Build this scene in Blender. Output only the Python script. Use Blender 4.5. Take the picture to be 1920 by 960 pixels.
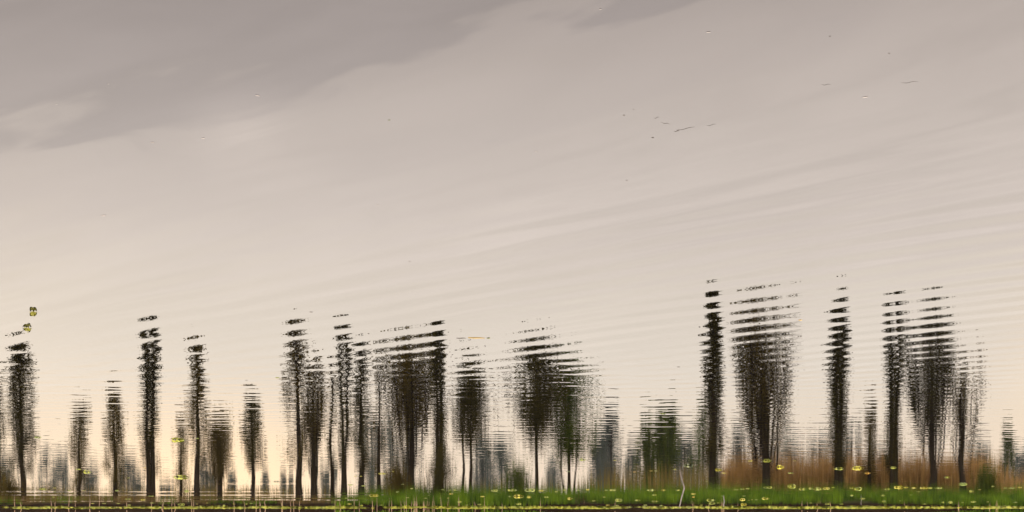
# A still pond photographed with the camera turned upside down: trees of the far bank
# appear as their reflection in the gently rippled water.
import bpy, math, random
import numpy as np

for o in list(bpy.data.objects):
    bpy.data.objects.remove(o, do_unlink=True)
scene = bpy.context.scene
col = scene.collection
R = math.radians

# ------------------------------------------------------------------ camera
F = 2637.0          # focal length in photo pixels (photo 1920 x 960)
CAMH = 2.0          # eye height above the water
HOR = 1011.0        # photo row of the horizon (just below the frame)
cam_d = bpy.data.cameras.new('camera')
cam = bpy.data.objects.new('camera', cam_d)
col.objects.link(cam)
cam.location = (0, 0, CAMH)
cam.rotation_euler = (R(-90), 0, R(180))      # level, looking along +Y, rolled upside down
cam_d.sensor_width = 36.0
cam_d.lens = 36.0 * F / 1920.0
cam_d.shift_y = (HOR - 480.0) / 1920.0
cam_d.clip_start = 0.05
cam_d.clip_end = 6000
scene.camera = cam

# ------------------------------------------------------------------ node helper
class NT:
    def __init__(s, tree):
        s.t = tree; s.n = tree.nodes; s.l = tree.links
    def new(s, typ, **kw):
        n = s.n.new(typ)
        for k, v in kw.items(): setattr(n, k, v)
        return n
    def put(s, sock, v):
        if isinstance(v, bpy.types.NodeSocket): s.l.new(v, sock)
        else: sock.default_value = v
    def m(s, op, a, b=0.0, c=None, clamp=False):
        n = s.new('ShaderNodeMath', operation=op); n.use_clamp = clamp
        s.put(n.inputs[0], a); s.put(n.inputs[1], b)
        if c is not None: s.put(n.inputs[2], c)
        return n.outputs[0]
    def vm(s, op, a, b=None):
        n = s.new('ShaderNodeVectorMath', operation=op)
        s.put(n.inputs[0], a)
        if b is not None: s.put(n.inputs[1], b)
        return n.outputs[0]
    def comb(s, x, y, z):
        n = s.new('ShaderNodeCombineXYZ')
        s.put(n.inputs[0], x); s.put(n.inputs[1], y); s.put(n.inputs[2], z)
        return n.outputs[0]
    def sep(s, v):
        n = s.new('ShaderNodeSeparateXYZ'); s.put(n.inputs[0], v); return n.outputs
    def smooth(s, v, a, b, lo=0.0, hi=1.0):
        n = s.new('ShaderNodeMapRange', interpolation_type='SMOOTHSTEP')
        s.put(n.inputs[0], v); n.inputs[1].default_value = a; n.inputs[2].default_value = b
        n.inputs[3].default_value = lo; n.inputs[4].default_value = hi
        return n.outputs[0]
    def noise(s, vec, scale, detail=2.0, rough=0.5, dist=0.0):
        n = s.new('ShaderNodeTexNoise')
        s.put(n.inputs['Vector'], vec); n.inputs['Scale'].default_value = scale
        n.inputs['Detail'].default_value = detail; n.inputs['Roughness'].default_value = rough
        n.inputs['Distortion'].default_value = dist
        return n.outputs
    def ramp(s, fac, stops, interp='LINEAR'):
        n = s.new('ShaderNodeValToRGB'); n.color_ramp.interpolation = interp
        s.put(n.inputs[0], fac)
        e = n.color_ramp.elements
        while len(e) < len(stops): e.new(0.5)
        for el, (p, c) in zip(e, sorted(stops)):
            el.position = p; el.color = (*c, 1)
        return n.outputs[0]
    def mix(s, fac, a, b, blend='MIX'):
        n = s.new('ShaderNodeMix', data_type='RGBA', blend_type=blend)
        s.put(n.inputs[0], fac)
        s.put(n.inputs[6], a if isinstance(a, bpy.types.NodeSocket) else (*a, 1))
        s.put(n.inputs[7], b if isinstance(b, bpy.types.NodeSocket) else (*b, 1))
        return n.outputs[2]

# ------------------------------------------------------------------ world: overcast evening sky
SUN_EL, SUN_AZ = R(10), R(38)       # low sun veiled by cloud, to the +X side of the trees
world = bpy.data.worlds.new('World'); scene.world = world
world.use_nodes = True
w = NT(world.node_tree); w.n.clear()
sky = w.new('ShaderNodeTexSky', sky_type='NISHITA')
sky.sun_disc = False; sky.sun_elevation = SUN_EL; sky.sun_rotation = SUN_AZ
sky.air_density = 1.0; sky.dust_density = 2.0
D = w.new('ShaderNodeTexCoord').outputs['Generated']
dx, dy, dz = w.sep(D)
z = w.m('MAXIMUM', dz, 0.0)
# streaky stratus: noise on the view direction, stretched flat and slightly tilted
def streaks_at(fx, fz, tilt, off, det, rough):
    v = w.comb(w.m('MULTIPLY_ADD', dx, fx, off), w.m('MULTIPLY', dy, fx), w.m('MULTIPLY', w.m('ADD', dz, w.m('MULTIPLY', dx, tilt)), fz))
    return w.noise(v, 1.0, det, rough, 0.4)[0]
cl = streaks_at(3.4, 9.0, .20, 3.0, 4.0, .5)
cl2 = streaks_at(6.5, 30.0, .26, 11.0, 4.0, .55)
veil = w.ramp(z, [(0.0, (.25, .21, .172)), (.03, (.285, .232, .182)), (.05, (.31, .25, .195)), (.08, (.345, .288, .23)),
                  (.118, (.405, .358, .308)), (.168, (.51, .449, .388)), (.226, (.645, .565, .508)),
                  (.278, (.775, .676, .61)), (.36, (1.0, .862, .785)), (.6, (1.0, .895, .86)), (1.0, (1.0, .91, .885))])
veil = w.mix(1.0, veil, w.comb(42, 42, 42), 'MULTIPLY')
# large cloud bank high up (its ragged lower edge crosses the view), broken by noise
hd = w.m('SQRT', w.m('ADD', w.m('MULTIPLY', dx, dx), w.m('MULTIPLY', dy, dy)))
az = w.m('DIVIDE', dx, w.m('MAXIMUM', hd, 1e-3))
tv = w.m('DIVIDE', z, w.m('MAXIMUM', hd, 1e-3))
edge = w.m('ADD', w.m('MULTIPLY_ADD', w.m('SUBTRACT', cl2, .5), .16, w.m('MULTIPLY', az, 0.20)), w.m('MULTIPLY', w.m('SUBTRACT', cl, 0.5), 0.22))
te_ = w.m('ADD', tv, edge)
bank = w.m('ADD', w.m('MULTIPLY', w.smooth(te_, 0.322, 0.346), .55), w.m('MULTIPLY', w.smooth(te_, 0.25, 0.37), .45))
bank_c = w.comb(*[w.m('SUBTRACT', 1.0, w.m('MULTIPLY', bank, q)) for q in (.25, .245, .22)])
streak = w.m('ADD', 0.85, w.m('MULTIPLY', cl2, 0.30))
streak = w.m('ADD', w.m('MULTIPLY', w.m('SUBTRACT', streak, 1.0), w.smooth(z, .04, .22)), 1.0)
veil = w.mix(1.0, veil, w.mix(1.0, bank_c, w.comb(streak, streak, streak), 'MULTIPLY'), 'MULTIPLY')
# warm glow where the sun is hidden low in the cloud
def glow(a0, aw, z0, zw):
    ga = w.m('DIVIDE', w.m('SUBTRACT', az, a0), aw); gz = w.m('DIVIDE', w.m('SUBTRACT', z, z0), zw)
    q = w.m('ADD', w.m('MULTIPLY', ga, ga), w.m('MULTIPLY', gz, gz))
    return w.m('EXPONENT', w.m('MULTIPLY', q, -1.0))
front = w.smooth(dy, 0.0, 0.3)
g1 = w.m('MULTIPLY', glow(0.205, 0.085, 0.045, 0.045), front)
g2 = w.m('MULTIPLY', glow(-0.40, 0.07, 0.11, 0.06), front)
veil = w.mix(1.0, veil, w.mix(1.0, w.comb(g1, g1, g1), (4.8, 2.3, 0.0), 'MULTIPLY'), 'ADD')
g3 = w.m('MULTIPLY', w.m('MULTIPLY', glow(0.185, 0.035, 0.275, 0.022), front), w.smooth(cl2, .35, .6))      # thin break in the cloud
veil = w.mix(1.0, veil, w.mix(1.0, w.comb(g3, g3, g3), (4.5, 3.8, 3.3), 'MULTIPLY'), 'ADD')
veil = w.mix(1.0, veil, w.mix(1.0, w.comb(g2, g2, g2), (3.4, 2.0, 0.6), 'MULTIPLY'), 'ADD')
final = w.mix(0.10, veil, sky.outputs[0])
bg = w.new('ShaderNodeBackground'); w.put(bg.inputs[0], final); bg.inputs[1].default_value = 0.1
w.l.new(bg.outputs[0], w.new('ShaderNodeOutputWorld').inputs[0])

sun_d = bpy.data.lights.new('sun', 'SUN'); sun_d.energy = 1.2; sun_d.angle = R(10); sun_d.color = (1.0, .86, .66)
sun = bpy.data.objects.new('sun', sun_d); col.objects.link(sun)
sdir = (math.sin(SUN_AZ) * math.cos(SUN_EL), math.cos(SUN_AZ) * math.cos(SUN_EL), math.sin(SUN_EL))
from mathutils import Vector
sun.rotation_euler = Vector(sdir).to_track_quat('Z', 'Y').to_euler()

vs = scene.view_settings
vs.view_transform = 'Standard'; vs.look = 'None'; vs.exposure = 0.0; vs.gamma = 1.0; vs.use_curve_mapping = False

# ------------------------------------------------------------------ helpers
def tag(o, label=None, cat=None, group=None, kind=None):
    if label: o['label'] = label
    if cat: o['category'] = cat
    if group: o['group'] = group
    if kind: o['kind'] = kind
    return o
def link(name, me, mat, parent=None):
    if mat and not me.materials: me.materials.append(mat)
    o = bpy.data.objects.new(name, me); col.objects.link(o)
    if parent: o.parent = parent
    return o
def empty(name, loc, rz=0.0):
    o = bpy.data.objects.new(name, None); o.empty_display_size = 0.1; col.objects.link(o)
    o.location = loc; o.rotation_euler = (0, 0, rz); return o
def mesh_np(name, V, Fa, smooth=False):
    """V (n,3) array, Fa (m,k) int array"""
    V = np.asarray(V, np.float32); Fa = np.asarray(Fa, np.int32)
    me = bpy.data.meshes.new(name)
    me.vertices.add(len(V)); me.vertices.foreach_set('co', V.ravel())
    k = Fa.shape[1]
    me.loops.add(Fa.size); me.loops.foreach_set('vertex_index', Fa.ravel())
    me.polygons.add(len(Fa)); me.polygons.foreach_set('loop_start', np.arange(0, Fa.size, k, dtype=np.int32))
    if smooth: me.polygons.foreach_set('use_smooth', np.ones(len(Fa), bool))
    me.update(); me.validate()
    return me
def water_pt(px, py):
    v = (HOR - py) / F; Y = CAMH / v
    return (-(px - 960) / F * Y, Y)
def X_at(px, Y): return -(px - 960) / F * Y
def px_of(X, Y): return 960 - X * F / Y

# ------------------------------------------------------------------ materials
def pmat(name, rough=0.8):
    m = bpy.data.materials.new(name); m.use_nodes = True
    n = NT(m.node_tree); b = n.n['Principled BSDF']; b.inputs['Roughness'].default_value = rough
    return m, n, b
def noisy(name, c1, c2, scale, rough=0.85, spec=0.3, detail=3.0, bump=0.0, transl=0.0, obj=False):
    m, n, b = pmat(name, rough)
    tc = n.new('ShaderNodeNewGeometry').outputs['Position'] if not obj else n.new('ShaderNodeTexCoord').outputs['Object']
    f = n.noise(tc, scale, detail, 0.6)[0]
    f = n.smooth(f, 0.3, 0.7)
    c = n.mix(f, c1, c2)
    n.put(b.inputs['Base Color'], c); b.inputs['Specular IOR Level'].default_value = spec
    if bump:
        bn = n.new('ShaderNodeBump'); bn.inputs['Strength'].default_value = bump
        n.put(bn.inputs['Height'], f); n.put(b.inputs['Normal'], bn.outputs[0])
    if transl:
        t = n.new('ShaderNodeBsdfTranslucent'); n.put(t.inputs[0], c)
        mx = n.new('ShaderNodeMixShader'); mx.inputs[0].default_value = transl
        out = n.n['Material Output']
        n.l.new(b.outputs[0], mx.inputs[1]); n.l.new(t.outputs[0], mx.inputs[2]); n.l.new(mx.outputs[0], out.inputs[0])
    return m
M_bark = noisy('bark', (.014, .010, .006), (.034, .024, .014), 6.0, .95, .1, bump=.4)
M_leaf_dark = noisy('leaf_dark', (.030, .027, .006), (.070, .056, .010), 1.1, .8, .1, transl=.25)
M_leaf_olive = noisy('leaf_olive', (.060, .046, .009), (.125, .088, .016), 1.1, .8, .1, transl=.3)
M_leaf_green = noisy('leaf_green', (.032, .058, .007), (.085, .10, .012), .8, .8, .1, transl=.2)
M_leaf_hazed = noisy('leaf_hazed', (.065, .080, .068), (.105, .122, .10), .1, .9, .05)  # distance haze partly painted in: leaf colour paled and turned blue-grey
M_grass = noisy('grass_blades', (.026, .066, .004), (.150, .245, .010), 1.0, .8, .15, transl=.2)
M_grass_dry = noisy('dry_grass', (.09, .055, .018), (.17, .11, .035), .5, .9, .1, transl=.15)
M_reed = noisy('reed_stems', (.14, .075, .022), (.50, .31, .11), 2.6, .9, .1, transl=.15)
M_stalk = noisy('pale_stalk', (.36, .22, .13), (.55, .38, .25), 3.0, .85, .2)
M_soil = noisy('bank_soil', (.022, .012, .007), (.06, .034, .02), 1.2, .95, .1, bump=.5)
M_ground = noisy('meadow_ground', (.03, .045, .012), (.07, .075, .02), .25, .95, .1)
M_bed = noisy('pond_bed', (.03, .026, .016), (.05, .042, .026), .4, .95, .1)
M_pad = noisy('pad_yellow_green', (.17, .24, .012), (.42, .41, .02), 5.0, .55, .35, transl=.12)
M_pad_y = noisy('pad_yellow', (.34, .31, .010), (.56, .48, .02), 5.0, .55, .35, transl=.12)
M_pad_d = noisy('pad_dark_green', (.05, .075, .008), (.16, .17, .012), 14.0, .5, .35)
M_pad_o = noisy('pad_orange', (.50, .27, .02), (.60, .42, .03), 5.0, .6, .3)
M_mat = noisy('duckweed', (.15, .19, .012), (.44, .42, .03), 1.5, .7, .25, transl=.1)
M_stick = noisy('weathered_stick', (.26, .225, .20), (.42, .36, .31), 9.0, .85, .2)
M_debris = noisy('dark_debris', (.05, .04, .03), (.13, .10, .07), 30.0, .9, .2)
M_straw = noisy('wet_straw', (.40, .26, .05), (.52, .36, .10), 12.0, .7, .3)
M_fleck = noisy('pale_fleck', (.30, .27, .23), (.38, .34, .29), 20.0, .7, .3)

# water: sharp Fresnel reflection on a surface whose slope field is a sum of wave trains
M_water, n, b = pmat('pond_water', 0.0)
b.inputs['Base Color'].default_value = (.0025, .0022, .0015, 1)
b.inputs['IOR'].default_value = 1.333
P = n.new('ShaderNodeNewGeometry').outputs['Position']
px_, py_, _ = n.sep(P)
warp = n.m('SUBTRACT', n.noise(P, .23, 2.0, .5)[0], .5)
warp2 = n.m('SUBTRACT', n.noise(n.vm('ADD', P, (31, 17, 0)), .9, 1.0, .5)[0], .5)
patch = n.smooth(n.noise(n.vm('ADD', P, (5, 80, 0)), .10, 1.0, .5)[0], .30, .62, .55, 1.0)
near = n.smooth(py_, 5.0, 9.0)                     # the water under the near bank is sheltered
side = n.smooth(n.m('ADD', px_, n.m('MULTIPLY', warp, 4.0)), 1.5, -3.5, .50, 1.0)
tilt_fade = n.smooth(py_, 13.5, 21.0, 1.0, .12)
side2 = n.smooth(py_, 9.0, 11.5, 0.0, 1.0)
amp_t = n.m('MULTIPLY', n.m('MULTIPLY', near, tilt_fade), n.m('MAXIMUM', side, n.m('MULTIPLY', side2, .8)))
amp_b = n.m('MULTIPLY', n.m('MULTIPLY', n.smooth(py_, 12.5, 19.0), n.smooth(py_, 22.0, 50.0, 1.0, .60)), patch)
sx_parts, sy_parts = [], []
def wave(deg, lam, slope, amp, warpk, warp2k=0.0, ph=0.0):
    a = R(deg); cx, cy = math.cos(a), math.sin(a); k = 2 * math.pi / lam
    q = n.m('ADD', n.m('MULTIPLY', px_, cx * k), n.m('MULTIPLY_ADD', py_, cy * k, ph))
    q = n.m('ADD', q, n.m('MULTIPLY', warp, warpk))
    if warp2k: q = n.m('ADD', q, n.m('MULTIPLY', warp2, warp2k))
    s = n.m('MULTIPLY', n.m('MULTIPLY', n.m('COSINE', q), slope), amp)
    sx_parts.append(n.m('MULTIPLY', s, cx)); sy_parts.append(n.m('MULTIPLY', s, cy))
# oblique train (near and middle water)
wave(-47, .475, .0118, amp_t, 7, .5)
wave(-58, .68, .0026, amp_t, 8, .8, 2.6)
# trains running to the camera
wave(-84, .52, .0046, amp_b, 12, 2.0, .4)
wave(-95, .36, .0036, amp_b, 14, 2.5, 2.1)
wave(-78, .83, .0020, amp_b, 8, 1.5, 4.0)
# short cross chop
wave(-35, .21, .0017, amp_b, 20, 4.0, 1.0)
wave(-128, .26, .0019, amp_b, 17, 4.0, 3.0)
wave(-70, .15, .0013, amp_b, 25, 5.0, 5.0)
wave(-110, .18, .0013, amp_b, 22, 5.0, .7)
# irregular ripples and calm/rough lines
nz = n.noise(n.vm('MULTIPLY', P, (1.0, 1.6, 1)), 4.2, 2.0, .55)[1]
nz = n.sep(n.vm('SUBTRACT', nz, (.5, .5, .5)))
for i, lst in ((0, sx_parts), (1, sy_parts)):
    lst.append(n.m('MULTIPLY', n.m('MULTIPLY', nz[i], .010), amp_b))
streaks = n.smooth(n.noise(n.vm('MULTIPLY', P, (.03, .34, 1)), 1.0, 2.0, .5)[0], .54, .64)
streaks = n.m('MULTIPLY', n.m('MULTIPLY', streaks, n.smooth(py_, 44.0, 62.0)), n.smooth(px_, 2.0, 10.0, .15, 1.0))
nz2 = n.noise(n.vm('MULTIPLY', P, (.5, 1.0, 1)), 5.0, 1.0, .5)[0]
sy_parts.append(n.m('MULTIPLY', n.m('MULTIPLY', n.m('SUBTRACT', nz2, .33), .06), streaks))
def total(l):
    r = l[0]
    for q in l[1:]: r = n.m('ADD', r, q)
    return r
nrm = n.vm('NORMALIZE', n.comb(n.m('MULTIPLY', total(sx_parts), -1), n.m('MULTIPLY', total(sy_parts), -1), 1.0))
n.put(b.inputs['Normal'], nrm)

# ------------------------------------------------------------------ setting: pond, banks, meadow
SHORE = 91.0
def right_bank(X):       # 0 on the low brown part of the far bank, 1 on the grassy part
    t = (13.0 - X) / 5.0
    return np.clip(t, 0, 1)
def ground_z(X, Y):
    X = np.asarray(X, float); Y = np.asarray(Y, float)
    rb = right_bank(X)
    sh = SHORE + .35 * np.sin(X * .11) + .2 * np.sin(X * .37 + 1)
    d = Y - sh
    z = np.where(d < 0, np.maximum(d * .5, -1.6), 0)
    up = np.clip(d / .5, 0, 1) * .30 + np.clip((d - .5) / 5, 0, 1) * (.35 + .35 * rb) + np.clip((d - 6) / 60, 0, 1) * .25
    z = np.where(d >= 0, up + .05 * np.sin(X * 2.1) * np.clip(d, 0, 1), z)
    dn = 3.2 - Y
    z = np.where(dn > 0, np.clip(dn / .6, 0, 1) * .35 - .001, np.where(dn > -3.2, np.maximum(dn * .5, -1.6), z))
    return z
xs = np.concatenate([[-3000, -1200, -500, -200, -110], np.arange(-60, 60.1, 1.0), [110, 200, 500, 1200, 3000]])
ys = np.concatenate([[-3000, -300, -30, -3, 0, 1.6, 2.6, 3.2, 4, 6.4, 20, 50, 80, 87], np.arange(88.5, 99.1, .35), [101, 105, 110, 120, 140, 160, 220, 320, 420, 600, 1200, 4000]])
gx, gy = np.meshgrid(xs, ys)
V = np.stack([gx, gy, ground_z(gx, gy)], -1).reshape(-1, 3)
nx, ny = len(xs), len(ys)
ii = np.arange(nx * ny).reshape(ny, nx)
Fq = np.stack([ii[:-1, :-1], ii[:-1, 1:], ii[1:, 1:], ii[1:, :-1]], -1).reshape(-1, 4)
gm = mesh_np('ground', V, Fq, True)
M_terrain, gn, gb = pmat('terrain', .95)
gP = gn.new('ShaderNodeNewGeometry').outputs['Position']; _, gY, gZ = gn.sep(gP)
gnz = gn.noise(gP, 1.1, 4.0, .6)[0]
soil = gn.mix(gnz, (.004, .003, .0015), (.020, .011, .005)); mead = gn.mix(gn.noise(gP, .3, 3.0)[0], (.03, .045, .012), (.075, .08, .02))
gn.put(gb.inputs['Base Color'], gn.mix(gn.smooth(gn.m('ADD', gZ, gn.m('MULTIPLY', gnz, .2)), .45, .62), soil, mead))
gbn = gn.new('ShaderNodeBump'); gbn.inputs['Strength'].default_value = .6; gbn.inputs['Distance'].default_value = .1
gn.put(gbn.inputs['Height'], gnz); gn.put(gb.inputs['Normal'], gbn.outputs[0]); gb.inputs['Specular IOR Level'].default_value = .02
tag(link('ground', gm, M_terrain), kind='structure')
wm = mesh_np('water', [(-600, 2.4, 0), (600, 2.4, 0), (600, 93.5, 0), (-600, 93.5, 0)], [(0, 1, 2, 3)])
tag(link('water', wm, M_water), kind='structure')

# ------------------------------------------------------------------ trees
def tubes(paths, sides=5):
    """paths: list of (pts (k,3), radii (k,)) -> V, F"""
    Vs, Fs, off = [], [], 0
    ang = np.linspace(0, 2 * np.pi, sides, endpoint=False)
    ca, sa = np.cos(ang), np.sin(ang)
    for pts, rad in paths:
        pts = np.asarray(pts, float); k = len(pts)
        tan = np.gradient(pts, axis=0); tan /= np.linalg.norm(tan, axis=1, keepdims=True) + 1e-9
        ref = np.where(np.abs(tan[:, 2:3]) > .9, np.array([[1., 0, 0]]), np.array([[0, 0, 1.]]))
        u = np.cross(tan, ref); u /= np.linalg.norm(u, axis=1, keepdims=True) + 1e-9
        v = np.cross(tan, u)
        ring = pts[:, None, :] + np.asarray(rad)[:, None, None] * (ca[None, :, None] * u[:, None, :] + sa[None, :, None] * v[:, None, :])
        Vs.append(ring.reshape(-1, 3))
        i = np.arange(k - 1)[:, None] * sides + off; j = np.arange(sides)[None, :]; j2 = (j + 1) % sides
        Fs.append(np.stack([i + j, i + j2, i + sides + j2, i + sides + j], -1).reshape(-1, 4))
        off += k * sides
    return np.concatenate(Vs), np.concatenate(Fs)
def leaves(rng, C, size):
    """diamond leaves with random orientation at centres C"""
    N = len(C)
    a = rng.normal(size=(N, 3)); a /= np.linalg.norm(a, axis=1, keepdims=True)
    c = rng.normal(size=(N, 3)); c -= (c * a).sum(1, keepdims=True) * a; c /= np.linalg.norm(c, axis=1, keepdims=True)
    s = (size * rng.uniform(.6, 1.3, N))[:, None]
    a = a * s * .62; c = c * s * .42
    V = np.stack([C - a, C + c, C + a, C - c], 1).reshape(-1, 3)
    return V, np.arange(4 * N).reshape(-1, 4)
def lerp(a, b, t): return a + (b - a) * t

def grow(rng, H, W, style, lean=0.0, dens=1.0, lsize=.17, stems=1, t0=None):
    trunk, limbs, C = [], [], []
    tt = np.linspace(0, 1, 9)
    r0 = (.011 * H + .06) * (1.45 if style == 'fan' else 1.3 if dens >= .9 and style == 'poplar' else 1.0)
    def leader(x0, y0, xe, ye, h0, h1, r, wob=.06):
        s = np.linspace(0, 1, 8)
        p = np.stack([x0 + (xe - x0) * s ** 1.3, y0 + (ye - y0) * s ** 1.3, h0 + (h1 - h0) * s], -1)
        p[1:, :2] += rng.normal(size=(7, 2)) * wob
        return p, r * (1 - .93 * s)
    def at(path, t):
        k = t * (len(path) - 1); i = min(int(k), len(path) - 2); return lerp(path[i], path[i + 1], k - i)
    def leafy(p, num, sig):
        k = rng.integers(2, 5)
        for c in range(k):
            t = rng.uniform(.25, 1.05); q = at(p, min(t, 1.0)) if t <= 1 else p[-1]
            C.append(q + rng.normal(size=(max(1, num // k), 3)) * np.array([sig, sig, sig * 1.5]))
    if style == 'poplar':
        t0 = .12 if t0 is None else t0
        offs = [0.0] if stems == 1 else [(-1) ** i * W * .19 for i in range(stems)]
        for ox in offs:
            p, r = leader(ox * .4, 0, ox + lean * H, rng.normal() * .15, -.25, H * (1 if ox <= 0 else rng.uniform(.9, 1)), r0 * (1 if stems == 1 else .8))
            r[0] *= 1.25; trunk.append((p, r))
            nb = int(58 * dens * H / 12 / (1 if stems == 1 else 1.5))
            ww = W * (1 if stems == 1 else .62)
            for i in range(nb):
                t = t0 + (.96 - t0) * ((i + rng.random()) / nb) ** .9
                a = rng.uniform(0, 2 * np.pi); dt = rng.uniform(.06, .16)
                te = min(t + dt, 1.0)
                env = .5 * ww * (min(1, (te - t0 + .05) / .22) ** .6) * (1 - max(0, te - .80) / .26) ** .5 * rng.uniform(.55, 1.08)
                b0 = at(p, t); b1 = at(p, te) + np.array([math.cos(a) * env, math.sin(a) * env, 0])
                mid = lerp(b0, b1, .5) + np.array([math.cos(a), math.sin(a), 0]) * env * .14
                limbs.append(([b0, mid, b1], np.array([.05, .03, .012]) * H / 12))
                leafy(np.array([b0, mid, b1]), int(40 * dens), .12 + .04 * W / 2)
    elif style == 'fan':
        t0 = .2 if t0 is None else t0
        p, r = leader(0, 0, lean * H, 0, -.25, H * .95, r0); r[0] *= 1.3
        trunk.append((p, r))
        nl = int(17 * stems)
        for i in range(nl):
            a = rng.uniform(0, 2 * np.pi); rad = .55 * W * rng.uniform(.25, 1.08); q_ = rad / (.5 * W)
            t = max(.08, t0 - .06) + .36 * rng.random() ** 1.2; te = rng.uniform(.86, 1.0) * (1 - .07 * q_ ** 2)
            b0 = at(p, t); ss = np.linspace(0, 1, 8)
            ex = np.array([lean * H * te + math.cos(a) * rad, math.sin(a) * rad])
            lp = np.stack([b0[0] + (ex[0] - b0[0]) * ss ** .52, b0[1] + (ex[1] - b0[1]) * ss ** .52, b0[2] + (H * te - b0[2]) * ss ** 1.15], -1)
            lp[1:, :2] += rng.normal(size=(7, 2)) * .09
            limbs.append((lp, (.075 * H / 12) * (1 - .9 * ss)))
            for j in range(int(12 * dens)):
                s = rng.uniform(.12, 1) ** .8; q = at(lp, s); a2 = rng.uniform(0, 2 * np.pi); L = rng.uniform(.05, .11) * H
                e = q + np.array([math.cos(a2) * L * .42, math.sin(a2) * L * .42, L * .9])
                e[2] = min(e[2], H)
                m_ = lerp(q, e, .5) + np.array([math.cos(a2), math.sin(a2), 0]) * L * .1
                limbs.append(([q, m_, e], np.array([.026, .018, .009]) * H / 12))
                leafy(np.array([q, m_, e]), int(15 * dens), .22)
    else:    # round crown on a clear trunk (or a shrub)
        t0 = .42 if t0 is None else t0
        p, r = leader(0, 0, lean * H, 0, -.25, H * .93, r0 * .8, .05)
        trunk.append((p, r))
        for q in range(stems - 1):
            trunk.append(leader((q - .5) * W * .12, 0, (q - .5) * W * .42, rng.normal() * .3, -.25, H * .72, r0 * .5, .08))
        nb = int(46 * dens)
        tc = (t0 + 1) / 2; hh = (1 - t0) / 2
        for i in range(nb):
            t = rng.uniform(max(t0 - .05, .03), .9)
            a = rng.uniform(0, 2 * np.pi); te = min(1.0, t + rng.uniform(.02, .16))
            k = max(0.02, 1 - ((te - tc) / (hh * 1.08)) ** 2) ** .5
            env = .5 * W * k * rng.uniform(.35, 1.22)
            b0 = at(p, t); b1 = np.array([at(p, te)[0] + math.cos(a) * env, at(p, te)[1] + math.sin(a) * env, H * te])
            mid = lerp(b0, b1, .5) + np.array([0, 0, .03 * H])
            limbs.append(([b0, mid, b1], np.array([.05, .03, .01]) * max(H, 3) / 12))
            leafy(np.array([b0, mid, b1]), int(64 * dens), .22 + .03 * W)
    C = np.concatenate(C)
    C = C[C[:, 2] > .05 * H]
    return trunk, limbs, leaves(rng, C, lsize)

def tree(name, label, px, top, wpx, Dm, style, leafm, seed, group=None, cat='tree', **kw):
    """px, top, wpx: trunk column, crown-top row and crown width as mirrored in the photo; Dm: distance"""
    X = X_at(px, Dm); zb = float(ground_z(X, Dm))
    H = (HOR - top) / F * Dm - CAMH - zb; W = wpx / F * Dm
    rng = np.random.default_rng(seed)
    tr, lm, (lv, lf) = grow(rng, H, W, style, **kw)
    root = empty(name, (X, Dm, zb))
    Vt, Ft = tubes(tr, 8); link('trunk', mesh_np('trunk', Vt, Ft, True), M_bark, root)
    Vl, Fl = tubes(lm, 4); link('branches', mesh_np('branches', Vl, Fl, True), M_bark, root)
    link('crown', mesh_np('crown', lv, lf), leafm, root)
    tag(root, label, cat, group)
    return root

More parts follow.
